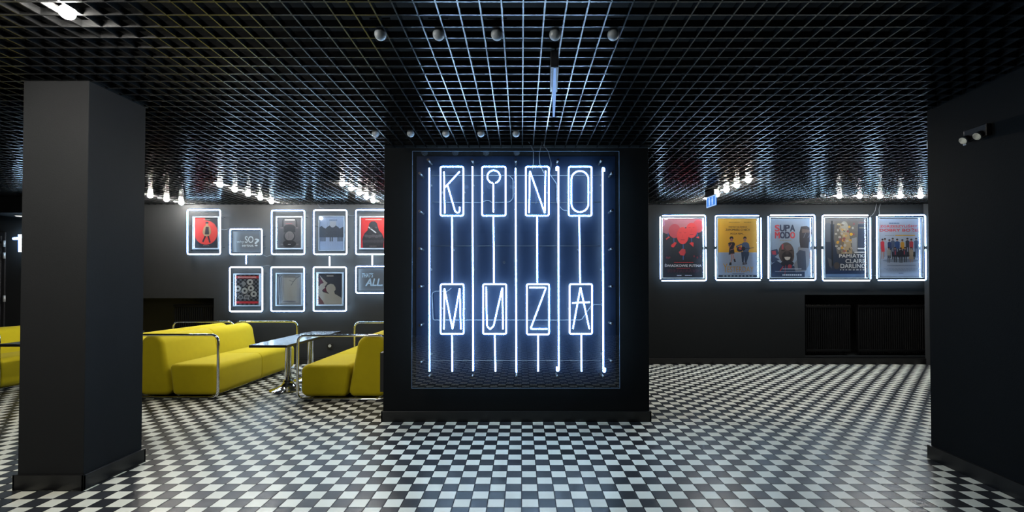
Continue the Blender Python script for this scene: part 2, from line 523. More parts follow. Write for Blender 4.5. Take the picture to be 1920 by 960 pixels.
def rect(x0, y0, x1, y1): return [(x0, y0), (x1, y0), (x1, y1), (x0, y1)]

stad = ([(1087.0, 397.8)] + arc(1087.4, 381.6, 16, 270, 360, 8)[1:] + arc(1087.4, 336.6, 16, 0, 180, 14) + arc(1087.4, 381.6, 16, 180, 262, 8))
LET = [
 ('K', (826, 312.5, 868.7, 404.5), [([(832.4, 322), (833.9, 400)], 0, False), ([(861.6, 322), (834.8, 351)], 0, False),
        ([(839.2, 347.5), (853.5, 396.5), (858, 399.5), (861.9, 396.5), (861.8, 388.3)], .012, False)], (847.5, 404.5, 848, 531), 'upper row, far left'),
 ('I', (904, 312.5, 948, 404.5), [(arc(925.7, 331.4, 12.0, -75, 262, 26), 0, False), ([(925.0, 344), (925.2, 397.6)], 0, False)], (925.2, 404.5, 926.2, 531), 'upper row, second from left'),
 ('N', (985.9, 312.5, 1029, 404.5), [([(992, 398.5), (993.5, 320.6), (1021.6, 400), (1022.7, 320.6)], .012, False)], (1007.2, 404.5, 1007.4, 531), 'upper row, second from right'),
 ('O', (1066.4, 312.5, 1109.3, 404.5), [(stad, 0, False)], (1086, 404.5, 1087.7, 531), 'upper row, far right'),
 ('M', (826.3, 532.7, 869.5, 626.3), [([(832.4, 617.3), (833.3, 540.2), (848.4, 617.3), (862, 540.2), (864, 617.3)], .012, False)], (847.5, 626.3, 848, 696.4), 'lower row, far left'),
 ('U', (905.8, 532.7, 949.3, 626.3), [([(911.5, 538), (913, 611), (918.5, 617.8), (925.5, 611.5), (942, 538.7), (943, 617.3)], .014, False)], (927.5, 626.3, 929, 696.4), 'lower row, second from left'),
 ('Z', (987.8, 532.7, 1029.5, 627.2), [([(992.6, 539.3), (1024, 539.3), (994.7, 616.6), (1026.5, 616.6)], .012, False)], (1009, 627.2, 1009, 696.4), 'lower row, second from right'),
 ('A', (1068.2, 532.7, 1110.2, 626.3), [([(1074.2, 616.6), (1088.4, 538.7), (1105, 616.6)], .012, False), ([(1073.3, 568), (1105.6, 566.5)], 0, False)], (1090, 626.3, 1090.4, 696.4), 'lower row, far right'),
]
for ch, r, paths, stem, where in LET:
    t = thing('neon_letter', f'white neon letter {ch} in a rectangle with a downward stem, {where}', 'neon sign',
              at((r[0] + r[2]) / 2, r[3], YN), 'neon letters on the pillar')
    tube_obj('letter_tube', paths, t)
    tube_obj('outline_tube', [(rect(*r), .018, True)], t)
    tube_obj('stem_tube', [([(stem[0], stem[1]), (stem[2], stem[3])], 0, False)], t)
    supports(t, [(r[0], (r[1] + r[3]) / 2), (r[2], (r[1] + r[3]) / 2), (stem[0], (stem[1] + stem[3]) / 2)])
lines = [([(805, 315), (805.5, 696.4)], 'leftmost'),
         ([(885.8, 312), (887.3, 695.5)], 'second from left'),
         ([(966.6, 315.4), (968.3, 698.8)], 'middle'),
         ([(1043.4, 320), (1043.2, 313), (1047.0, 312.5), (1047.7, 694.9), (1044.2, 695.5), (1044, 688)], 'second from right'),
         ([(1133, 321), (1133, 315.5), (1129.7, 315), (1131.4, 697), (1134.5, 697), (1134.5, 690)], 'rightmost')]
for pts, nm in lines:
    t = thing('neon_line', f'{nm} of the five long vertical white neon lines on the pillar', 'neon sign', at(pts[-1][0], pts[-1][1], YN), 'long vertical neon lines')
    tube_obj('tube', [(pts, .012 if len(pts) > 2 else 0, False)], t)
    mx = pts[0][0] if len(pts) == 2 else pts[2][0]
    supports(t, [(mx + .3, 345), (mx + .6, 505), (mx + 1, 665)])

# clear acrylic sheet on stand-off bolts
YS = 4.045
a = at(773.5, 283.5, YS); b = at(1162, 728, YS)
sheet = thing('acrylic_sheet', 'large clear acrylic sheet on stand-off bolts in front of the neon letters', 'panel', ((a.x + b.x) / 2, YS, b.z))
bm = box(a.x, b.x, YS, YS + .008, b.z, a.z)
obj('pane', bm, M_SHEET, sheet)
bm = bmesh.new(); e = .0025
add_box(bm, a.x - e, a.x, YS - .001, YS + .009, b.z - e, a.z + e); add_box(bm, b.x, b.x + e, YS - .001, YS + .009, b.z - e, a.z + e)
add_box(bm, a.x, b.x, YS - .001, YS + .009, a.z, a.z + e); add_box(bm, a.x, b.x, YS - .001, YS + .009, b.z - e, b.z)
obj('edge', bm, mat('acrylic_edge', (.10, .16, .24), .2), sheet)
bolts = [(787, y) for y in (325, 396, 466, 537, 610, 680)] + [(1148, y) for y in (324, 394, 466, 537, 607, 678)] \
      + [(x, 300) for x in (803, 885, 967, 1046, 1128)] + [(x, 707) for x in (803, 885, 968, 1045, 1132)]
for px, py in bolts:
    p = at(px, py, YS)
    bm = bmesh.new()
    add_cyl(bm, (p.x, YS - .012, p.z), (p.x, YS - .0005, p.z), .011, 16, 0)
    add_cyl(bm, (p.x, YS + .0085, p.z), (p.x, 4.2095, p.z), .009, 14, 1)
    obj('standoff_bolt', bm, [M_BLACK, M_STEEL], sheet)
p = at(945, 492, 4.2)
bm = bmesh.new(); add_cyl(bm, (p.x, 4.19, p.z), (p.x, 4.2095, p.z), .013, 14)
tag(obj('wall_plug', bm, M_BLACK), 'small round black plug on the pillar face between the I and N stems', 'plug')

bm = box(a.x, b.x, 4.2065, 4.2095, b.z, a.z)
obj('glow_board', bm, mat('navy_glow_board', (.0026, .0066, .0170), .5, spec=.15, var=.1, bscale=40), sheet)  # board added on the pillar face, the neon's blue glow put into its colour
# high tension leads
def cable(pts, Y, r, m, label, group=None, name='cable', cr=.02):
    P = []
    for q in pts:
        P.append(at(q[0], q[1], q[2] if len(q) > 2 else Y))
    bm = bmesh.new(); add_tube(bm, fillet(P, cr), r, 8)
    return tag(obj(name, bm, m), label, 'cable', group)
yc = 4.20
cable([(808, 329), (1128, 329)], yc, .0035, M_CABLE, 'thin grey cable running behind the upper neon letters, near their tops', 'leads behind the neon letters')
cable([(810, 379), (905, 380), (910, 376), (918, 376), (922, 380), (955, 379), (962, 372), (962, 336), (955, 329)], yc - .008, .0035, M_CABLE, 'grey cable looping behind the upper neon letter I', 'leads behind the neon letters')
cable([(970, 380), (1042, 380), (1126, 379)], yc, .003, M_CABLED, 'thin cable behind the lower half of upper letters N and O', 'leads behind the neon letters')
cable([(808, 461), (1126, 461)], yc, .003, M_CABLED, 'dark cable crossing behind the stems at mid height', 'leads behind the neon letters')
cable([(1128, 571), (1110, 571), (1090, 600), (812, 600), (810, 550), (815, 546), (840, 546), (846, 540)], yc - .016, .0035, M_CABLE, 'grey cable looping behind the lower neon letters', 'leads behind the neon letters')
cable([(808, 676), (1126, 676)], yc, .0035, M_CABLE, 'grey cable crossing below the lower neon letters', 'leads behind the neon letters')
cable([(989, 262, 4.10), (1000, 282, 4.15), (1000, 306, 4.19), (998, 318, 4.2)], yc, .0035, M_CABLE, 'left of the grey cables dropping from the ceiling to the letter N', 'cables from ceiling to the sign')
cable([(1017, 262, 4.10), (1011, 290, 4.15), (1012, 308, 4.19), (1020, 325, 4.2)], yc, .0035, M_CABLE, 'middle one of the grey cables dropping from the ceiling to the letter N', 'cables from ceiling to the sign')
cable([(1012, 262, 4.10), (1028, 284, 4.15), (1034, 308, 4.17), (1030, 325, 4.17), (1044, 345, 4.18), (1044, 380, 4.18), (1055, 394, 4.19), (1064, 395, 4.2)], yc, .0035, M_CABLE, 'right-hand grey cable curving from the ceiling past the letter N', 'cables from ceiling to the sign')

# ------------------------------------------------------------------ printed artwork
class Art:
    """flat print: layered coloured shapes in poster coordinates (u right, v down, 0..1)"""
    def __init__(s, x0, x1, z0, z1, Y):
        s.x0, s.x1, s.z0, s.z1, s.Y = x0, x1, z0, z1, Y
        s.bm = bmesh.new(); s.m = []; s.lay = 0
        s.w = x1 - x0; s.h = z1 - z0
    def P(s, u, v, l=None):
        return (s.x0 + u * s.w, s.Y - (s.lay if l is None else l) * .00006, s.z1 - v * s.h)
    def mi(s, c):
        m = mat('print_%02x%02x%02x' % tuple(int(255 * k) for k in c), tuple(.33 * (((k + .055) / 1.055) ** 2.4 if k > .04 else k / 12.9) for k in c), 0.6, spec=.2)
        if m not in s.m: s.m.append(m)
        return s.m.index(m)
    def poly(s, pts, c):
        s.lay += 1
        f = s.bm.faces.new([s.bm.verts.new(s.P(u, v)) for u, v in pts]); f.material_index = s.mi(c)
        f.normal_update()
        if f.normal.y > 0: f.normal_flip()
    def rect(s, u0, v0, u1, v1, c): s.poly([(u0, v0), (u1, v0), (u1, v1), (u0, v1)], c)
    def ell(s, cu, cv, ru, rv, c, n=28, a0=0, a1=360):
        k = n if a1 - a0 >= 360 else n + 1
        s.poly([(cu + ru * math.cos(math.radians(a0 + (a1 - a0) * i / n)), cv + rv * math.sin(math.radians(a0 + (a1 - a0) * i / n))) for i in range(k)], c)
    def line(s, pts, wd, c):
        for (u0, v0), (u1, v1) in zip(pts, pts[1:]):
            dx = (u1 - u0) * s.w; dy = (v1 - v0) * s.h; L = math.hypot(dx, dy) or 1
            nx = -dy / L * wd / 2 / s.w; ny = dx / L * wd / 2 / s.h
            s.poly([(u0 + nx, v0 + ny), (u1 + nx, v1 + ny), (u1 - nx, v1 - ny), (u0 - nx, v0 - ny)], c)
    def text(s, txt, u0, v0, u1, v1, c, bold=.012, shear=0):
        s.lay += 1
        cu = D.curves.new('t', 'FONT'); cu.body = txt; cu.size = 1; cu.offset = 0; cu.resolution_u = 4; cu.shear = shear
        o = D.objects.new('t', cu); COL.objects.link(o)
        bpy.context.view_layer.update()
        dg = bpy.context.evaluated_depsgraph_get()
        me = o.evaluated_get(dg).to_mesh()
        vs = [v.co.copy() for v in me.vertices]; fs = [tuple(p.vertices) for p in me.polygons]
        o.evaluated_get(dg).to_mesh_clear(); D.objects.remove(o); D.curves.remove(cu)
        if not vs: return
        a0 = min(v.x for v in vs); a1 = max(v.x for v in vs); b0 = min(v.y for v in vs); b1 = max(v.y for v in vs)
        k = s.mi(c)
        bw = bold * (v1 - v0) * s.h
        for du, dv in (((-1, -1), (1, -1), (-1, 1), (1, 1)) if bold else ((0, 0),)):
            s.lay += .5
            nv = [s.bm.verts.new(s.P(u0 + (v.x - a0) / (a1 - a0) * (u1 - u0) + du * bw / s.w, v1 - (v.y - b0) / (b1 - b0) * (v1 - v0) + dv * bw / s.h)) for v in vs]
            for f in fs:
                try: g = s.bm.faces.new([nv[i] for i in f])
                except ValueError: continue
                g.material_index = k; g.normal_update()
                if g.normal.y > 0: g.normal_flip()
    def small(s, u0, u1, v, c, h=.012, seed=1, gap=.35):
        """a line of print too small to read"""
        rnd = random.Random(seed); u = u0
        while u < u1:
            L = rnd.uniform(.02, .07); s.rect(u, v - h / 2, min(u + L, u1), v + h / 2, c); u += L + gap * .03
    def build(s, parent):
        # the paper itself, with thickness
        add_box(s.bm, s.x0, s.x1, s.Y + .0002, s.Y + .003, s.z0, s.z1, mi=s.mi(s.bg))
        return obj('print', s.bm, s.m, parent)

def art_red_circle(A):
    A.bg = (.20, .22, .26); R = (.95, .30, .28)
    A.poly([(0, 0), (.44, 0), (.5, .2), (.2, .5), (0, .6)], R); A.ell(.49, .49, .485, .40, R, 40)
    sk = (.72, .62, .48); dk = (.20, .20, .24)
    A.poly([(.44, .26), (.62, .26), (.66, .5), (.60, .62), (.44, .62), (.40, .5)], sk)
    A.poly([(.48, .30), (.60, .30), (.62, .55), (.44, .55), (.46, .4)], dk)
    A.line([(.43, .30), (.37, .48), (.44, .58)], .022, sk); A.line([(.63, .30), (.68, .48), (.62, .58)], .022, sk)
    A.line([(.47, .6), (.36, .8)], .026, dk); A.line([(.58, .6), (.66, .82)], .026, dk)
    A.ell(.53, .22, .05, .05, sk); A.ell(.53, .175, .075, .022, dk); A.rect(.47, .13, .59, .18, dk)
    A.small(.38, .66, .06, (.75, .7, .6), .02, 3); A.small(.38, .62, .92, (.6, .6, .6), .018, 4)
def art_machine(A):
    A.bg = (.29, .30, .32); d = (.15, .17, .20); g = (.42, .42, .43)
    A.line([(.22, .3), (.22, .08), (.3, .02)], .02, d); A.line([(.80, .3), (.78, .08), (.7, .02)], .02, d)
    A.rect(.27, .03, .74, .34, (.36, .36, .37)); A.ell(.5, .32, .24, .10, d)
    A.rect(.27, .3, .74, .48, d); A.rect(.3, .05, .72, .09, (.75, .75, .72))
    A.ell(.5, .62, .24, .18, d, 32); A.ell(.5, .60, .19, .15, g, 32)
    for k in range(-3, 4): A.line([(.5 + .05 * k, .50), (.5 + .05 * k, .70)], .003, d)
    A.ell(.5, .86, .28, .12, (.12, .13, .16)); A.line([(.44, .88), (.56, .88)], .006, (.7, .7, .7))
    A.rect(.12, .32, .24, .35, g); A.rect(.76, .32, .86, .35, g); A.rect(.14, .86, .24, .9, g); A.rect(.78, .86, .88, .9, g)
    A.small(.35, .6, .2, (.7, .25, .3), .01, 5)
def art_piano(A):
    A.bg = (.55, .63, .74); d = (.22, .27, .33)
    A.rect(.42, .14, .68, .32, (.62, .66, .70))
    pts = [(0, .32)] + [(k / 12, .32 - .04 * math.sin(k * 1.7) - (.02 if 4 < k < 9 else 0)) for k in range(1, 12)] + [(1, .30), (1, .62), (0, .62)]
    A.poly(pts, d)
    A.rect(.32, .16, .325, .3, d); A.rect(.80, .2, .805, .32, d)
    for u in (.04, .12, .20, .42, .50, .74, .82, .90): A.rect(u, .62, u + .05, .74, d)
    for k in range(14): A.rect(.04 + k * .07, .62, .043 + k * .07, .88, (.43, .50, .60))
    A.small(.4, .72, .11, (.3, .36, .45), .02, 6)
def art_furry(A):
    A.bg = (.80, .19, .19); d = (.16, .17, .20); g = (.30, .30, .32)
    A.poly([(.08, 1), (.05, .7), (.14, .52), (.26, .42), (.34, .2), (.42, .12), (.58, .12), (.66, .2), (.74, .42), (.86, .52), (.95, .7), (.92, 1)], d)
    A.ell(.5, .22, .17, .09, (.20, .21, .24))
    for k in range(5): A.ell(.22 + .14 * k, .60 + .02 * (k % 2), .09, .05, g, 12)
    for k in range(6): A.ell(.15 + .14 * k, .78, .09, .05, (.24, .24, .27), 12)
    A.line([(.30, .30), (.62, .50)], .018, (.75, .78, .80))
    A.ell(.62, .32, .06, .03, g); A.ell(.42, .34, .05, .03, g)
    A.small(.18, .85, .06, (.88, .75, .7), .03, 7, .2); A.small(.35, .65, .94, (.5, .45, .45), .02, 8)
def art_rings(A):
    A.bg = (.42, .43, .44); d = (.08, .08, .10); R = (.85, .20, .22)
    n, m = 11, 15
    for i in range(n):
        for j in range(m):
            if (i + j) % 2: A.rect(i / n, j / m, (i + 1) / n, (j + 1) / m, d); A.lay -= 1
    A.lay += 1
    A.rect(0, .04, 1, .12, R); A.rect(0, .88, 1, .95, R); A.small(.12, .88, .08, (.95, .85, .8), .03, 9, .2)
    A.poly([(.25, .28), (.36, .2), (.47, .3), (.36, .4)], (.60, .60, .58))
    for u, v in ((.62, .24), (.12, .46), (.40, .53), (.66, .45), (.78, .64)):
        A.ell(u, v, .13, .10, (.78, .77, .73), 20); A.ell(u, v, .05, .037, d, 14)
    A.ell(.24, .74, .10, .075, (.62, .62, .60), 18); A.ell(.24, .74, .07, .05, (.38, .38, .38), 14)
    A.poly([(.42, .66), (.62, .68), (.58, .82), (.36, .8)], (.66, .66, .64)); A.ell(.49, .74, .08, .05, (.45, .45, .44), 14)
def art_pale_tree(A):
    A.bg = (.60, .63, .65); b = (.30, .32, .36)
    A.rect(.2, .12, .9, .95, (.66, .67, .67)); A.rect(.28, .12, .82, .86, (.70, .70, .67))
    A.line([(.05, .02), (.08, .14), (.07, .5), (.05, 1)], .014, b); A.line([(.08, .12), (.18, .03)], .007, b)
    A.line([(.16, .1), (.14, .5), (.15, 1)], .010, (.42, .45, .49)); A.line([(.24, .12), (.22, .86)], .005, (.50, .50, .50))
    A.line([(.57, .37), (.68, .23), (.80, .12), (.93, .07)], .008, b); A.line([(.66, .24), (.50, .20)], .006, b)
    A.line([(.80, .14), (.74, .08)], .004, b)
    A.small(.22, .75, .09, (.52, .50, .46), .03, 10, .2); A.ell(.5, .90, .28, .025, (.50, .51, .54))
def art_drinker(A):
    A.bg = (.19, .20, .23); s_ = (.68, .66, .60); w_ = (.35, .12, .20)
    A.poly([(.06, .12), (.24, .28), (.06, .40)], w_); A.poly([(.18, .54), (.34, .42), (.38, .62)], w_)
    A.poly([(0, .72), (.10, .76), (.27, .95), (.26, 1), (0, 1)], (.40, .22, .20))
    A.poly([(.05, .03), (.14, .12), (.34, .27), (.40, .30), (.33, .37), (.28, .42), (.30, .46), (.20, .52), (.17, .56), (.22, .60), (.46, .66),
            (.36, .56), (.33, .46), (.40, .37), (.52, .33), (.64, .35), (.72, .44), (.73, .52), (.67, .58), (.70, .66), (.84, .72), (.96, .78), (1, .82), (1, 1), (.27, 1), (.22, .9), (.06, .74), (0, .68), (.02, .45), (.12, .34), (.24, .30), (.14, .18)], s_)
    A.small(.28, .72, .02, (.4, .4, .42), .02, 11, .2); A.rect(.36, .055, .64, .095, (.66, .65, .60))

def art_heads(A):
    A.bg = (.10, .14, .19); R = (.86, .22, .23); R2 = (.72, .24, .30); st = (.20, .36, .58)
    A.poly([(0, 0), (1, 0), (1, .22), (.75, .1), (.3, .22), (0, .24)], (.70, .42, .46))
    A.ell(.12, .14, .16, .12, (.66, .40, .45)); A.ell(.88, .13, .13, .11, (.80, .28, .30)); A.line([(.14, .24), (.14, .31)], .012, st); A.line([(.86, .22), (.86, .31)], .012, st)
    A.ell(.30, .21, .15, .12, R2); A.line([(.28, .33), (.28, .41)], .014, st)
    A.ell(.72, .20, .14, .13, R); A.line([(.72, .33), (.72, .41)], .014, st)
    A.line([(.51, .42), (.51, .70)], .016, st)
    A.ell(.50, .29, .145, .145, R, 32)
    for cu, cv, k in ((.50, .29, 1.0), (.72, .20, .85)):
        A.rect(cu - .09 * k, cv - .05, cu - .03 * k, cv - .043, (.55, .12, .15)); A.rect(cu + .03 * k, cv - .05, cu + .09 * k, cv - .043, (.55, .12, .15))
        A.rect(cu - .05 * k, cv + .065, cu + .05 * k, cv + .075, (.50, .10, .14)); A.line([(cu, cv - .02), (cu - .015, cv + .03), (cu + .015, cv + .03)], .003, (.60, .14, .17))
    A.poly([(.40, .57), (.48, .51), (.56, .52), (.57, .58), (.53, .63), (.44, .62)], (.78, .24, .27))
    A.poly([(.21, .45), (.30, .40), (.35, .41), (.31, .46), (.27, .49), (.22, .48)], R); A.poly([(.66, .42), (.72, .40), (.77, .41), (.76, .48), (.71, .45)], R)
    A.poly([(.08, .34), (.16, .30), (.18, .32), (.09, .36)], R); A.poly([(.82, .32), (.90, .30), (.91, .34)], R)
    for u, v in ((.10, .66), (.14, .67), (.17, .66), (.78, .64), (.86, .66), (.94, .64)): A.ell(u, v, .022, .018, (.45, .14, .20), 10)
    A.small(.28, .76, .742, R, .009, 12, .15)
    A.text('ŚWIADKOWIE PUTINA', .05, .765, .96, .82, (.86, .88, .90), .02)
    A.small(.34, .68, .842, R2, .010, 13, .15)
    for k in range(3): A.small(.12, .9, .87 + .018 * k, (.42, .20, .28), .007, 14 + k, 1.0)
    A.small(.35, .46, .965, (.8, .8, .85), .012, 20, .1); A.small(.55, .72, .965, (.8, .8, .85), .012, 21, .1)
def person_dark(A, u, v, k, dress, skin, hair): pass
def art_yellow(A):
    A.bg = (.80, .60, .16); A.rect(0, .58, 1, 1, (.52, .58, .66)); A.rect(0, .965, 1, 1, (.12, .18, .26))
    d = (.10, .11, .15); sk = (.62, .42, .36); j = (.15, .22, .32)
    A.small(.28, .55, .065, (.5, .38, .12), .010, 22, .2); A.small(.66, .84, .065, (.5, .38, .12), .010, 23, .2)
    A.text('WSZYSCY NA ŚWIECIE', .27, .125, .73, .155, d, .02); A.text('ZAPOMNIELI O NICH', .20, .175, .80, .21, d, .02); A.text('POZA NIM...', .32, .245, .66, .275, d, .02)
    # seated woman
    A.ell(.345, .335, .05, .03, d); A.ell(.345, .365, .033, .028, sk); A.poly([(.26, .42), (.31, .405), (.40, .405), (.43, .42), (.43, .46), (.40, .50), (.42, .60), (.27, .62), (.29, .50), (.26, .46)], d)
    A.line([(.27, .44), (.29, .50), (.35, .43)], .010, sk); A.line([(.42, .46), (.40, .52), (.31, .54)], .010, sk)
    A.line([(.33, .60), (.35, .68), (.32, .76)], .014, sk); A.line([(.37, .60), (.39, .66), (.42, .71)], .014, sk)
    A.poly([(.29, .75), (.34, .75), (.34, .80), (.28, .80)], d); A.poly([(.39, .70), (.43, .69), (.45, .74), (.41, .745)], d)
    # seated guitarist
    A.ell(.68, .335, .042, .028, d); A.ell(.68, .365, .034, .030, sk); A.poly([(.60, .43), (.65, .405), (.73, .405), (.78, .43), (.79, .52), (.76, .57), (.63, .57), (.60, .50)], (.26, .34, .46))
    A.line([(.60, .44), (.46, .48), (.56, .52)], .020, (.26, .34, .46)); A.line([(.77, .45), (.79, .52), (.72, .52)], .018, (.26, .34, .46))
    A.ell(.55, .525, .075, .045, d); A.ell(.57, .51, .05, .025, (.62, .24, .24)); A.ell(.64, .515, .05, .035, d); A.line([(.66, .515), (.90, .50)], .010, (.22, .20, .22))
    A.poly([(.58, .57), (.78, .57), (.78, .62), (.72, .74), (.68, .76), (.66, .64), (.64, .76), (.60, .74)], j)
    A.poly([(.62, .75), (.67, .75), (.67, .795), (.61, .79)], (.3, .3, .34)); A.poly([(.68, .75), (.72, .74), (.73, .78), (.68, .79)], (.3, .3, .34))
    o = (.66, .50, .16)
    A.text('Y', .13, .77, .24, .92, o, .0); A.text('ESTERDAY', .235, .82, .89, .92, o, .0)
    A.small(.36, .66, .945, (.25, .30, .38), .012, 24, .1)
    for k in range(9): A.rect(.12 + .09 * k, .976, .16 + .09 * k, .990, (.7, .72, .7))
def art_supa(A):
    A.bg = (.58, .66, .74); n_ = (.10, .18, .32); R = (.80, .26, .30)
    sk = (.30, .26, .25); sd = (.20, .19, .21); g = (.50, .52, .55)
    A.poly([(0, .80), (.14, .72), (.28, .78), (.5, .80), (.66, .82), (.82, .9), (.82, 1), (0, 1)], (.16, .24, .36))
    A.poly([(0, .55), (.16, .52), (.20, .60), (.10, .66), (.22, .70), (.04, .76), (0, .72)], (.20, .28, .40)); A.poly([(.02, .56), (.12, .55), (.14, .62), (.05, .62)], (.70, .26, .32))
    # raised arm
    A.poly([(.56, .78), (.64, .70), (.66, .50), (.70, .48), (.92, .50), (.96, .60), (.92, .80), (.84, .90), (.60, .92)], g)
    A.poly([(.70, .40), (.70, .24), (.74, .14), (.88, .13), (.98, .18), (1, .26), (.97, .36), (.93, .42), (.92, .51), (.72, .50)], sd)
    A.poly([(.76, .18), (.98, .20), (.99, .24), (.76, .25)], (.42, .36, .32)); A.line([(.85, .25), (.80, .33)], .006, g); A.line([(.97, .27), (.9, .33)], .005, (.6, .62, .66))
    A.poly([(.62, .60), (.70, .54), (.84, .56), (.86, .88), (.66, .88)], (.26, .31, .38))
    # face looking up
    A.ell(.38, .59, .19, .18, (.34, .31, .30), 32); A.ell(.40, .64, .17, .15, sk, 28); A.ell(.40, .66, .13, .10, (.14, .12, .14), 24)
    A.poly([(.33, .66), (.40, .655), (.48, .66), (.46, .70), (.40, .715), (.35, .70)], (.82, .80, .76))
    A.rect(.26, .545, .34, .555, (.10, .09, .10)); A.rect(.44, .545, .53, .555, (.10, .09, .10)); A.ell(.40, .59, .045, .03, (.24, .20, .20), 14)
    A.rect(.27, .44, .31, .53, (.66, .28, .32)); A.ell(.43, .50, .08, .05, (.42, .34, .33), 16)
    A.ell(.40, .77, .16, .05, (.12, .14, .20), 18); A.line([(.30, .82), (.22, .90)], .012, R); A.line([(.36, .80), (.34, .95)], .006, R); A.ell(.46, .82, .05, .035, (.62, .22, .28), 14)
    A.poly([(.94, .60), (.99, .58), (.99, .68), (.95, .68)], (.75, .30, .30))
    for tx, v0, cs in (('SUPA', .115, (R, n_, n_, n_)), ('MODO', .235, (R, n_, n_, R))):
        for k, (chr_, c) in enumerate(zip(tx, cs)): A.text(chr_, .11 + .123 * k, v0, .11 + .123 * k + .108, v0 + .105, c, .045)
    A.rect(.11, .16, .22, .223, n_) if False else None
    A.small(.22, .50, .375, (.62, .58, .42), .010, 25, .3)
    A.small(.28, .74, .862, (.75, .80, .86), .012, 26, .1); A.small(.10, .92, .905, (.60, .66, .74), .010, 27, .1)
    A.small(.28, .74, .965, (.85, .88, .90), .022, 28, .4)
def art_claire(A):
    A.bg = (.17, .22, .30); b = (.62, .56, .44)
    A.rect(0, 0, 1, .10, (.42, .42, .42)); A.rect(0, .88, 1, 1, (.12, .20, .34)); A.rect(.02, .94, .98, .99, (.36, .46, .58)) 
    A.rect(.03, .08, .14, .40, (.34, .38, .42)); A.rect(.16, .04, .2, .8, (.10, .12, .15))
    A.poly([(.24, .05), (.8, .05), (.78, .6), (.3, .6), (.22, .35)], (.40, .40, .38))
    A.ell(.47, .17, .10, .12, (.60, .60, .56)); A.poly([(.36, .24), (.58, .24), (.66, .60), (.38, .60), (.46, .42)], b)
    A.poly([(.36, .26), (.42, .3), (.46, .56), (.42, .58)], (.46, .40, .34))
    rnd = random.Random(3)
    for k in range(46):
        u = .26 + .48 * rnd.random(); v = .08 + .50 * rnd.random()
        A.ell(u, v, .02 + .02 * rnd.random(), .012 + .014 * rnd.random(), rnd.choice([b, (.72, .66, .50), (.78, .60, .20), (.38, .34, .30), (.66, .66, .64), (.55, .30, .32), (.25, .27, .30)]), 9)
    A.ell(.63, .27, .04, .025, (.85, .66, .16), 12); A.poly([(.64, .34), (.76, .32), (.76, .56), (.66, .56)], (.56, .58, .60))
    A.poly([(.06, .66), (.16, .70), (.16, .85), (.10, .8)], (.34, .36, .38)); A.ell(.28, .80, .07, .06, (.30, .28, .26), 14)
    A.small(.82, .98, .07, (.6, .35, .35), .012, 30, .1); A.small(.82, .98, .16, (.5, .5, .45), .02, 31, .1)
    c = (.82, .83, .82)
    A.rect(.78, .502, .97, .522, c); A.rect(.70, .565, .98, .582, c)
    A.text('PAMIĄTKI', .34, .605, .955, .68, c, .022); A.text('CLAIRE', .49, .690, .955, .755, c, .022); A.text('DARLING', .37, .77, .955, .84, c, .022)
    A.small(.36, .98, .87, c, .016, 32, 1.2)
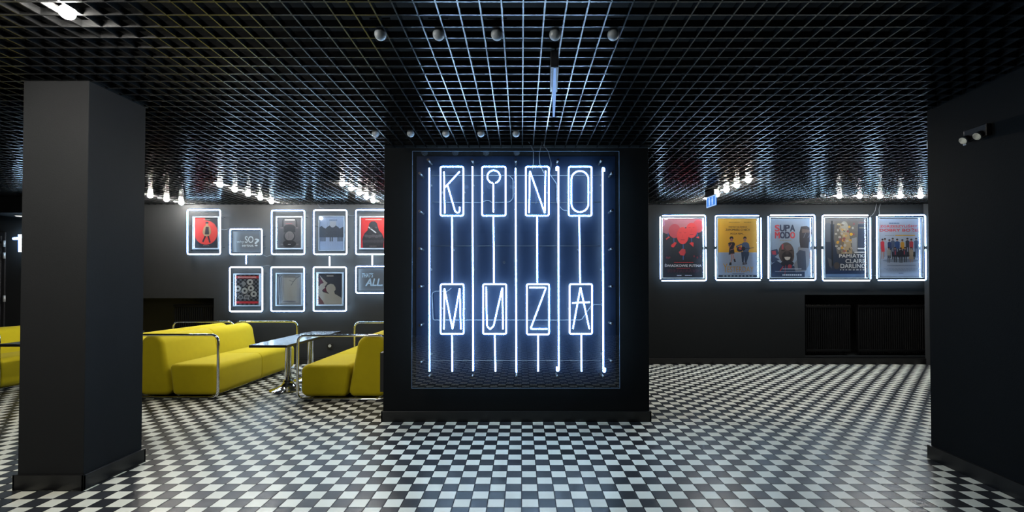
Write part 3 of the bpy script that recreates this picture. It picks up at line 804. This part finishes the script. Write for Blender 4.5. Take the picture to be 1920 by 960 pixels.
def art_family(A):
    A.bg = (.66, .72, .80); R = (.80, .18, .24); n_ = (.15, .22, .36)
    A.small(.24, .48, .085, (.35, .48, .62), .022, 33, .15)
    A.text('ZGRZESZYLIŚMY', .03, .105, .90, .155, R, .03); A.text('DOBRY BOŻE!', .02, .168, .93, .225, R, .035)
    A.small(.14, .36, .292, (.58, .60, .60), .008, 34, .1); A.rect(.38, .283, .84, .300, (.78, .62, .20))
    A.ell(.5, .72, .42, .03, (.52, .58, .66))
    sk = (.66, .54, .48)
    def fig(u, v, hh, top, bot, hair=(.16, .14, .16), wd=.045, skirt=False):
        A.ell(u, v, .024, .020, sk, 12); A.ell(u, v - .010, .026, .014, hair, 12)
        A.poly([(u - wd, v + .035), (u - .015, v + .02), (u + .015, v + .02), (u + wd, v + .035), (u + wd * .9, v + hh * .5), (u - wd * .9, v + hh * .5)], top)
        if skirt: A.poly([(u - wd * .7, v + hh * .45), (u + wd * .7, v + hh * .45), (u + wd * 1.3, v + hh * .78), (u - wd * 1.3, v + hh * .78)], bot); bot = sk; z0 = .78
        else: z0 = .5
        for s_ in (-1, 1): A.poly([(u + s_ * wd * .15, v + hh * z0), (u + s_ * wd * .8, v + hh * z0), (u + s_ * wd * .6, v + hh), (u + s_ * wd * .25, v + hh)], bot)
    for a in ((.14, .36, .30, (.62, .66, .72), (.5, .55, .62)), (.32, .355, .30, (.30, .36, .46), (.2, .24, .32)), (.66, .355, .28, (.18, .20, .26), (.15, .17, .22)),
              (.94, .37, .32, (.66, .72, .78), (.62, .68, .76)), (.86, .355, .32, (.22, .32, .46), (.26, .36, .50)), (.75, .37, .28, (.74, .24, .28), (.3, .34, .42))): fig(*a)
    fig(.08, .37, .32, (.78, .22, .28), sk, skirt=False); fig(.24, .38, .30, (.16, .24, .40), (.16, .18, .26)); fig(.42, .37, .30, (.18, .30, .50), (.12, .16, .26), (.10, .10, .12), .06)
    fig(.54, .38, .28, (.80, .60, .20), (.2, .2, .24)); A.poly([(.04, .45), (.12, .45), (.13, .57), (.05, .57)], (.78, .22, .28))
    A.rect(.30, .57, .84, .655, (.12, .14, .18)); A.rect(.30, .655, .32, .70, (.12, .14, .18)); A.rect(.80, .655, .82, .70, (.12, .14, .18))
    fig(.22, .51, .25, (.60, .60, .58), (.40, .42, .46)); fig(.37, .51, .24, (.22, .26, .36), (.14, .15, .20)); fig(.50, .52, .24, (.14, .15, .20), (.12, .13, .17), (.12, .1, .12), .05); fig(.60, .51, .24, (.20, .22, .28), (.12, .13, .17))
    fig(.74, .51, .24, (.70, .64, .54), (.66, .60, .50), (.3, .16, .16), .05, True); A.rect(.36, .55, .38, .62, (.72, .26, .32)); A.rect(.57, .55, .59, .62, (.72, .26, .32))
    A.small(.18, .84, .80, (.46, .52, .60), .008, 36, .1)
    for k in range(3): A.small(.10 + .05 * k, .90 - .04 * k, .855 + .02 * k, (.54, .60, .68), .007, 37 + k, .5)
    A.small(.44, .55, .935, (.4, .46, .55), .010, 41, .1)

def text_why(A):
    A.bg = (.10, .12, .14); c = (.72, .76, .78)
    A.text('why', .0, .36, .30, .66, c, .0); A.text('SO', .34, .0, .70, .58, c, .01); A.text('?', .76, .22, .94, .88, c, .02)
    A.text('serious.', .22, .70, .72, .92, c, .02)
def text_thats(A):
    A.bg = (.10, .12, .14); c = (.66, .76, .84)
    A.text("THAT'S", .0, .0, .52, .34, c, .02, .25); A.text('ALL.', .16, .44, .96, 1, c, .03, .25)

# ------------------------------------------------------------------ wall pictures and their neon outlines
def framed_print(inner, art, label, fw=.010, fm=None, Yf=7.178, depth=.024, group='framed prints on the left wall', name='framed_print', back=True):
    x0, y0, x1, y1 = inner
    a = at(x0, y0, Yf); b = at(x1, y1, Yf)
    t = thing(name, label, 'picture', ((a.x + b.x) / 2, Yf, b.z), group)
    bm = bmesh.new(); z0, z1 = b.z, a.z
    yb = WY - .0008
    add_box(bm, a.x - fw, a.x, Yf - .004, yb, z0 - fw, z1 + fw, .0015, 1); add_box(bm, b.x, b.x + fw, Yf - .004, yb, z0 - fw, z1 + fw, .0015, 1)
    add_box(bm, a.x, b.x, Yf - .004, yb, z1, z1 + fw, .0015, 1); add_box(bm, a.x, b.x, Yf - .004, yb, z0 - fw, z0, .0015, 1)
    obj('frame', bm, fm or M_ALU, t)
    A = Art(a.x + .001, b.x - .001, z0 + .001, z1 - .001, Yf + .0125)
    art(A); A.build(t)
    bm = box(a.x + .0005, b.x - .0005, Yf, Yf + .0015, z0 + .0005, z1 - .0005)
    obj('glass', bm, M_PANE, t)
    return t

def neon_outline(r, label, Y=7.105, stem=None, stem_up=False, group='neon outlines on the left wall', parts=None):
    t = thing('neon_sign', label, 'neon sign', at((r[0] + r[2]) / 2, r[3], Y), group)
    if parts is None:
        tube_obj('tube', [(rect(*r), .03, True)], t, Y, M_NEONW, .0075, .0135)
    else:
        for p in parts: tube_obj('tube', [(p, .03, False)], t, Y, M_NEONW, .0075, .0135)
    if stem: tube_obj('stem_tube', [(stem, 0, False)], t, Y, M_NEONW, .0075, .0135)
    for px, py in ((r[0], r[1] + (r[3] - r[1]) * .35), (r[0], r[3] - 8), (r[2], r[1] + 12), (r[2], r[3] - 14)):
        p = at(px, py, Y)
        bm = bmesh.new()
        add_cyl(bm, (p.x, Y + .017, p.z), (p.x, WY - .0008, p.z), .004, 8)
        obj('tube_support', bm, M_STEEL, t)
    return t

LW = [
 ((351.5, 393.5, 412.8, 476.8), 'white neon outline around the red circle print, top left of the left wall', None),
 ((431.5, 429.5, 491.0, 476.8), 'small neon outline around the why so lettering', [(461.5, 477), (461.5, 495)]),
 ((509.5, 394.5, 570.8, 476.8), 'white neon outline around the dark grey machine print', None),
 ((588.5, 394.0, 650.0, 476.8), 'white neon outline around the pale blue piano key print', [(618, 481), (618, 498)]),
 ((667.5, 393.5, 729, 476.8), 'white neon outline around the red print beside the pillar', [(698, 479), (698, 497)]),
 ((430.8, 501.0, 491.8, 584.0), 'white neon outline around the checkered print with rings', None),
 ((508.5, 501.0, 570.3, 583.6), 'white neon outline around the pale tree print, lower row', None),
 ((587.8, 501.0, 649.0, 583.4), 'white neon outline around the drinking silhouette print, lower row', None),
 ((667.5, 499.5, 729, 549.3), 'neon outline around the slanted lettering beside the pillar', None),
]
for r, lab, stem in LW: neon_outline(r, lab, stem=stem)
PR = [
 ((363.3, 408, 408.0, 465.0), art_red_circle, 'silver-framed print of a hatted figure on a red circle, top left'),
 ((519.5, 408, 564.5, 465.0), art_machine, 'silver-framed dark grey print of a machine with a round grille'),
 ((598.5, 405.5, 644.0, 469.0), art_piano, 'pale blue print of a forest turning into piano keys'),
 ((676.5, 408, 722.0, 465.0), art_furry, 'silver-framed red print of a dark shaggy figure beside the pillar'),
 ((439.8, 515.0, 485.0, 572.0), art_rings, 'silver-framed checkered print of pale rings with red bars'),
 ((519.3, 514.0, 564.0, 571.5), art_pale_tree, 'silver-framed pale print with bare branches, lower row'),
 ((595.4, 512.8, 641.0, 571.0), art_drinker, 'silver-framed dark print of a pale silhouette drinking from a bottle'),
]
for inner, art, lab in PR: framed_print(inner, art, lab, .020 if art is not art_piano else .006)
def letter_board(r, tr, art, label):
    Y = 7.17
    t = thing('lettering_board', label, 'sign', at((r[0] + r[2]) / 2, r[3], Y), 'lettering boards on the left wall')
    a = at(r[0], r[1], Y); b = at(r[2], r[3], Y)
    obj('board', box(a.x, b.x, Y + .004, WY - .0008, b.z, a.z, .002, 1), mat('dark_board', (.018, .022, .027), .5), t)
    a = at(tr[0], tr[1], Y); b = at(tr[2], tr[3], Y)
    A = Art(a.x, b.x, b.z, a.z, Y + .0035); art(A)
    obj('lettering', A.bm, A.m, t)
letter_board((436, 434, 487, 473), (444, 443, 488, 464), text_why, 'dark board with small grey why so lettering, left wall upper row')
letter_board((672, 504, 735, 545), (679, 512, 718.5, 536), text_thats, "dark board with slanted grey THAT'S ALL lettering beside the pillar")

RP = [
 ((1238, 404.5, 1323.5, 526), 'L', art_heads, 'film poster with red heads on dark blue and a white title', 'red heads poster'),
 ((1341.5, 404.5, 1426.5, 525), 'R', art_yellow, 'yellow and grey film poster with two seated figures and a guitar', 'yellow poster'),
 ((1440.5, 404, 1528.5, 525), 'L', art_supa, 'pale blue film poster with a smiling face and a raised fist', 'raised fist poster'),
 ((1542.0, 404, 1631.5, 526), 'R', art_claire, 'dark brown and blue film poster with a title in white capitals', 'dark brown poster'),
 ((1644.0, 404, 1735.5, 525), 'L', art_family, 'pale film poster with a red title over a group of people', 'pale group poster, far right'),
]
for r, side, art, lab, short in RP:
    x0, y0, x1, y1 = r; ym = 464.5; g = 3.0
    if side == 'L':
        parts = [[(x0, y0 + 2), (x0 + .5, y1 - 3)], [(x0 + 4, y0), (x1 - 1, y0 - .6), (x1, ym - g)], [(x1, ym + g), (x1 + .8, y1), (x0 + 3, y1 + .5)]]
    else:
        parts = [[(x0, ym - g), (x0, y0), (x1 - 4, y0)], [(x0, ym + g), (x0 + .8, y1), (x1 - 1, y1)], [(x1, y0 + 4), (x1 + 1, y1 - 3)]]
    neon_outline(r, f'white neon outline around the {short}', 7.125, group='neon outlines around the film posters', parts=parts)
    inner = (x0 + 4.5, y0 + 5, x1 - 4.5, y1 - 5.5)
    framed_print(inner, art, lab, .014, M_SNAP, 7.178, group='framed film posters', name='film_poster')

# far left neon sign beyond the column
t = thing('neon_sign', 'short white neon stroke like a numeral one on the far left wall', 'neon sign', at(38, 473, 7.1))
tube_obj('tube', [([(37.5, 440), (37.8, 472)], 0, False), ([(25.5, 447.5), (34.5, 447.2)], 0, False)], t, 7.1, M_NEONW, .017, .026)
bm = bmesh.new(); p = at(37.6, 455, 7.1); add_cyl(bm, (p.x, 7.128, p.z), (p.x, WY - .0008, p.z), .009, 10); obj('tube_support', bm, M_PALE, t)

# small wall cables
cable([(1644, 378), (1641, 395), (1636, 403), (1631, 406)], 7.16, .004, M_CABLE, 'left grey cable dropping from the ceiling to the dark brown poster outline', 'cables above the posters')
cable([(1652, 378), (1648, 392), (1649, 402), (1646, 407)], 7.16, .004, M_CABLE, 'right grey cable dropping from the ceiling to the pale group poster outline', 'cables above the posters')
cable([(594, 380), (600, 389), (611, 393), (618, 394)], 7.18, .003, M_CABLE, 'thin cable from the ceiling to the piano key print outline', 'thin cables on the left wall')
cable([(413, 430), (421, 431), (431, 428)], 7.18, .003, M_CABLE, 'thin cable joining the red circle and why so neon outlines', 'thin cables on the left wall')
cable([(491, 477), (500, 481), (509, 478)], 7.18, .003, M_CABLE, 'thin cable joining the why so and machine neon outlines', 'thin cables on the left wall')
cable([(491, 500), (502, 497), (510, 500)], 7.18, .003, M_CABLE, 'thin cable joining the ring print and tree print neon outlines', 'thin cables on the left wall')
cable([(652, 403), (660, 405), (668, 402)], 7.18, .003, M_CABLE, 'thin cable between the piano key and red print neon outlines', 'thin cables on the left wall')

# ------------------------------------------------------------------ yellow benches
def inset_poly(pts, d):
    """move every side of a convex counter-clockwise outline inward by d"""
    n = len(pts); L = []
    for k in range(n):
        a = Vector(pts[k]); b = Vector(pts[(k + 1) % n]); t = (b - a).normalized(); nn = Vector((-t.y, t.x))
        L.append((a + nn * d, t))
    out = []
    for k in range(n):
        p, t = L[k - 1]; q, u = L[k]
        den = t.x * u.y - t.y * u.x
        s_ = ((q.x - p.x) * u.y - (q.y - p.y) * u.x) / den
        out.append(p + t * s_)
    return out
def soft_part(name, pts, y0, y1, rad, e0, e1, parent):
    """upholstered block: XZ outline with per-corner radii, soft end edges of radius e0 / e1"""
    area = sum(pts[k][0] * pts[(k + 1) % len(pts)][1] - pts[(k + 1) % len(pts)][0] * pts[k][1] for k in range(len(pts)))
    if area < 0: pts = list(reversed(pts)); rad = list(reversed(rad))
    def ring(d):
        P = inset_poly(pts, d) if d else [Vector(p) for p in pts]
        out = []; n = len(P)
        for k in range(n):
            a, b, c = P[k - 1], P[k], P[(k + 1) % n]
            r = max(rad[k] - d, .012)
            d1 = (a - b).normalized(); d2 = (c - b).normalized()
            half = d1.angle(d2) / 2; tl = r / math.tan(half); S = b + d1 * tl; bis = (d1 + d2).normalized(); Cc = b + bis * (r / math.sin(half))
            v0 = S - Cc; ang = math.pi - 2 * half
            for i in range(7):
                t = ang * i / 6; out.append(Cc + Vector((v0.x * math.cos(t) - v0.y * math.sin(t), v0.x * math.sin(t) + v0.y * math.cos(t))))
        return out
    st = []
    for i in range(6):
        t = math.pi / 2 * i / 5; st.append((y0 + e0 * (1 - math.sin(t)), e0 * (1 - math.cos(t))))
    st2 = []
    for i in range(6):
        t = math.pi / 2 * i / 5; st2.append((y1 - e1 * (1 - math.sin(t)), e1 * (1 - math.cos(t))))
    a = [(y0 + e0 * (1 - math.cos(math.pi / 2 * i / 5)), e0 * (1 - math.sin(math.pi / 2 * i / 5))) for i in range(6)]
    b = [(y1 - e1 * (1 - math.cos(math.pi / 2 * i / 5)), e1 * (1 - math.sin(math.pi / 2 * i / 5))) for i in reversed(range(6))]
    bm = bmesh.new(); R = []
    for y, d in a + b:
        R.append([bm.verts.new((p.x, y, p.y)) for p in ring(d)])
    n = len(R[0])
    for k in range(len(R) - 1):
        for i in range(n): bm.faces.new((R[k][i], R[k][(i + 1) % n], R[k + 1][(i + 1) % n], R[k + 1][i])).smooth = True
    bm.faces.new(R[0]); bm.faces.new(list(reversed(R[-1])))
    bmesh.ops.recalc_face_normals(bm, faces=bm.faces)
    o = obj(name, bm, M_YEL, parent)
    return o
def bench(xb, xf, y0, y1, label):
    """xb: x of the back frame side, xf: x of the front; facing from xb to xf"""
    s = 1 if xf > xb else -1
    t = thing('bench_sofa', label, 'sofa', ((xb + xf) / 2, (y0 + y1) / 2, 0), 'yellow velvet bench sofas')
    X = lambda d: xb + s * d
    W = abs(xf - xb); db = W - .535
    ym = (y0 + y1) / 2
    for a, b, e0, e1 in ((y0 + .02, ym - .0008, .05, .012), (ym + .0008, y1 - .02, .012, .05)):
        soft_part('back_cushion', [(X(.03), .03), (X(db - .004), .03), (X(db - .125), .705), (X(.045), .705)], a, b, [.07, .07, .12, .10], e0, e1, t)
        soft_part('seat_cushion', [(X(db + .003), .03), (X(W - .018), .03), (X(W - .018), .385), (X(db - .04), .385)], a, b, [.06, .08, .08, .05], e0, e1, t)
    for yy in (y0, y1):
        bm = bmesh.new()
        P = fillet([(X(0), yy, .0145), (X(W), yy, .0145), (X(W), yy, .715), (X(0), yy, .715)], .085, True, 7)
        add_tube(bm, P, .014, 12, True)
        obj('frame_loop', bm, M_CHROME, t)
    for d in (.12, W - .12):
        bm = bmesh.new(); add_tube(bm, [(X(d), y0, .0145), (X(d), y1, .0145)], .012, 10)
        obj('floor_rail', bm, M_CHROME, t)
    return t
bench(-4.335, -3.395, 5.03, 6.80, 'yellow velvet bench with chrome end loops, seat facing right, right of the column')
bench(-4.365, -5.27, 5.03, 6.80, 'yellow bench standing back to back behind the bench beside the column')
bench(-1.49, -2.475, 4.97, 6.66, 'yellow velvet bench half hidden by the pillar, seat facing left')
bench(-7.15, -6.22, 5.35, 7.1, 'yellow bench seen at the far left edge, left of the column')

def table(cx, y0, y1, label, w=.425):
    t = thing('table', label, 'table', (cx, (y0 + y1) / 2, 0), 'low tables between the benches')
    zt = .602
    bm = box(cx - w / 2, cx + w / 2, y0, y1, zt - .030, zt, .003, 1)
    o = obj('tabletop', bm, [M_TABLE, M_TABLE_EDGE], t)
    for p in o.data.polygons:
        if abs(p.normal.z) < .9: p.material_index = 1
    for yy in (y0 + .46, y1 - .46):
        bm = bmesh.new()
        add_lathe(bm, cx - .01, yy, [(.205, 0.0), (.208, .006), (.20, .014), (.13, .026), (.075, .060), (.052, .095), (.046, .12)], 40)
        ob = obj('base', bm, M_CHROME, t)
        bm = bmesh.new(); add_lathe(bm, cx - .01, yy, [(.036, .115), (.036, zt - .05), (.085, zt - .042), (.085, zt - .0305)], 24)
        obj('pole', bm, M_CHROME, t)
    return t
table(-2.835, 5.02, 6.52, 'low narrow dark table on chrome pedestals between the two right-hand benches')
table(-5.75, 5.1, 6.6, 'dark table in front of the bench at the far left edge')

# ------------------------------------------------------------------ smaller fittings
# black box on the pillar's left side
x1 = PIL[0] - .0005; a = at(712.5, 661, 4.42)
t = thing('wall_box', 'slim black box fixed to the left side of the pillar beside the yellow bench', 'box', (x1 - .05, 4.5, .2))
obj('body', box(at(712.5, 661, 4.42).x, x1, 4.42, 4.66, at(712, 735, 4.42).z, a.z, .004, 2), M_BLACK, t)
bm = bmesh.new(); add_cyl(bm, (x1 - .03, 4.414, a.z - .05), (x1 - .03, 4.4195, a.z - .05), .008, 12); obj('lock', bm, M_PALE, t)

# wall socket low on the back wall
p = at(618.5, 649, WY - .01)
t = thing('wall_socket', 'small pale wall socket low on the back wall above the table end', 'socket', (p.x, WY, p.z - .03))
obj('cover_plate', box(p.x - .045, p.x + .045, WY - .012, WY - .0008, p.z - .045, p.z + .045, .004, 2), M_BASE, t)
bm = bmesh.new(); add_cyl(bm, (p.x, WY - .020, p.z + .005), (p.x, WY - .0125, p.z + .005), .024, 20); obj('socket_face', bm, M_PALE, t)

# hanging edge-lit sign in front of the pillar (seen edge-on)
M_EDGE = neon_mat('edge_lit_acrylic', (.28, .50, 1.0), .8)
t = thing('hanging_sign', 'edge-lit acrylic sign hanging from a black housing, seen almost edge-on', 'sign', (.185, 2.55, 2.29))
yaw = Matrix.Rotation(math.radians(-3), 4, 'Z')
def yawed(bm, c):
    for v in bm.verts: v.co = yaw @ (v.co - Vector(c)) + Vector(c)
    return bm
c = (.187, 2.56, 0)
obj('housing', yawed(box(c[0] - .022, c[0] + .022, 2.40, 2.72, 2.452, 2.545, .004, 2), c), M_BLACK, t)
bm = bmesh.new()
add_cyl(bm, (c[0], 2.46, 2.545), (c[0], 2.46, CEIL + .034), .006, 8); add_cyl(bm, (c[0], 2.66, 2.545), (c[0], 2.66, CEIL + .034), .006, 8)
obj('hanger_rod', bm, M_BLACK, t)
obj('panel', yawed(box(c[0] - .006, c[0] + .006, 2.41, 2.71, 2.298, 2.4515, .001, 1), c), M_EDGE, t)

# blue pictogram sign hanging before the film posters
c = Vector((2.597, 6.12, 0))
M_BLUE = neon_mat('lit_blue_sign', (.10, .32, .95), .9); M_BLUEL = neon_mat('lit_pale_blue', (.45, .66, 1.0), 1.1)
t = thing('pictogram_sign', 'small lit blue pictogram sign hanging from the ceiling left of the bright lamps', 'sign', (c.x, c.y, 2.31))
def turned(bm, ang):
    R = Matrix.Rotation(ang, 4, 'Z')
    for v in bm.verts: v.co = R @ (v.co - Vector((c.x, c.y, 0))) + Vector((c.x, c.y, 0))
    return bm
ang = math.radians(-85); hw_ = .125; zb_, zt_ = 2.345, 2.486
obj('housing', turned(box(c.x - hw_, c.x + hw_, c.y - .03, c.y + .03, zt_ + .001, CEIL - .001, .004, 1), ang), M_BLACK, t)
obj('panel', turned(box(c.x - hw_, c.x + hw_, c.y - .006, c.y + .006, zb_, zt_, .001, 1), ang), M_BLUE, t)
bm = bmesh.new(); yy0, yy1 = c.y - .008, c.y - .0065
b_ = .010
for q in ((-hw_, hw_, zb_, zb_ + b_), (-hw_, hw_, zt_ - b_, zt_), (-hw_, -hw_ + b_, zb_, zt_), (hw_ - b_, hw_, zb_, zt_)): add_box(bm, c.x + q[0], c.x + q[1], yy0, yy1, q[2], q[3])
for dx in (-.045, .035):       # figure: head, body, legs
    add_cyl(bm, (c.x + dx, yy0, zb_ + .115), (c.x + dx, yy1, zb_ + .115), .012, 14)
    add_box(bm, c.x + dx - .018, c.x + dx + .018, yy0, yy1, zb_ + .06, zb_ + .100)
    add_box(bm, c.x + dx - .014, c.x + dx - .003, yy0, yy1, zb_ + .02, zb_ + .06); add_box(bm, c.x + dx + .003, c.x + dx + .014, yy0, yy1, zb_ + .02, zb_ + .06)
obj('pictogram', turned(bm, ang), M_BLUEL, t)

# twin-spot fitting on the right wall
xw = rwx(2.82) - .0005
p0 = at(1830, 252, 2.91)
zc = p0.z; yc_ = 2.90
t = thing('emergency_light', 'small black twin-head fitting high on the right-hand wall', 'lamp', (xw, yc_, zc - .05))
obj('body', box(xw - .035, xw, yc_ - .075, yc_ + .075, zc - .035, zc + .045, .006, 2), M_BLACK, t)
for dy in (-.045, .045):
    bm = bmesh.new()
    add_cyl(bm, (xw - .036, yc_ + dy, zc - .01), (xw - .065, yc_ + dy, zc - .03), .018, 18, 0, .027)
    add_cyl(bm, (xw - .0655, yc_ + dy, zc - .0304), (xw - .068, yc_ + dy, zc - .032), .024, 18, 1)
    obj('lamp_head', bm, [M_BLACK, M_CHROME], t)
bm = bmesh.new(); add_box(bm, xw - .04, xw - .036, yc_ + .052, yc_ + .072, zc - .055, zc - .036); obj('tab', bm, M_PALE, t)

# round opal lamp on the end of the right wall, edge just visible
p = at(1741, 279, 3.50)
t = thing('round_wall_lamp', 'round white wall lamp peeking out from behind the right-hand wall edge', 'lamp', (p.x, 3.40, p.z - .1))
bm = bmesh.new()
n = 28
prof = [(.0, .115), (.03, .113), (.055, .10), (.07, .075), (.078, .045), (.08, 0)]
rings = []
for d, r in [(.012, .115), (.03, .115), (.06, .108), (.085, .085), (.10, .05), (.106, .01)]:
    rings.append([bm.verts.new((p.x + r * math.cos(2 * math.pi * k / n), RW[3] + .02 + d, p.z + r * math.sin(2 * math.pi * k / n))) for k in range(n)])
for i in range(len(rings) - 1):
    for k in range(n):
        f = bm.faces.new((rings[i][k], rings[i + 1][k], rings[i + 1][(k + 1) % n], rings[i][(k + 1) % n])); f.smooth = True
bm.faces.new(rings[-1]); bm.faces.new(list(reversed(rings[0])))
obj('shade', bm, M_OPAL, t)
bm = bmesh.new(); add_cyl(bm, (p.x, RW[3] + .0005, p.z), (p.x, RW[3] + .031, p.z), .09, 28); obj('base', bm, M_PALE, t)
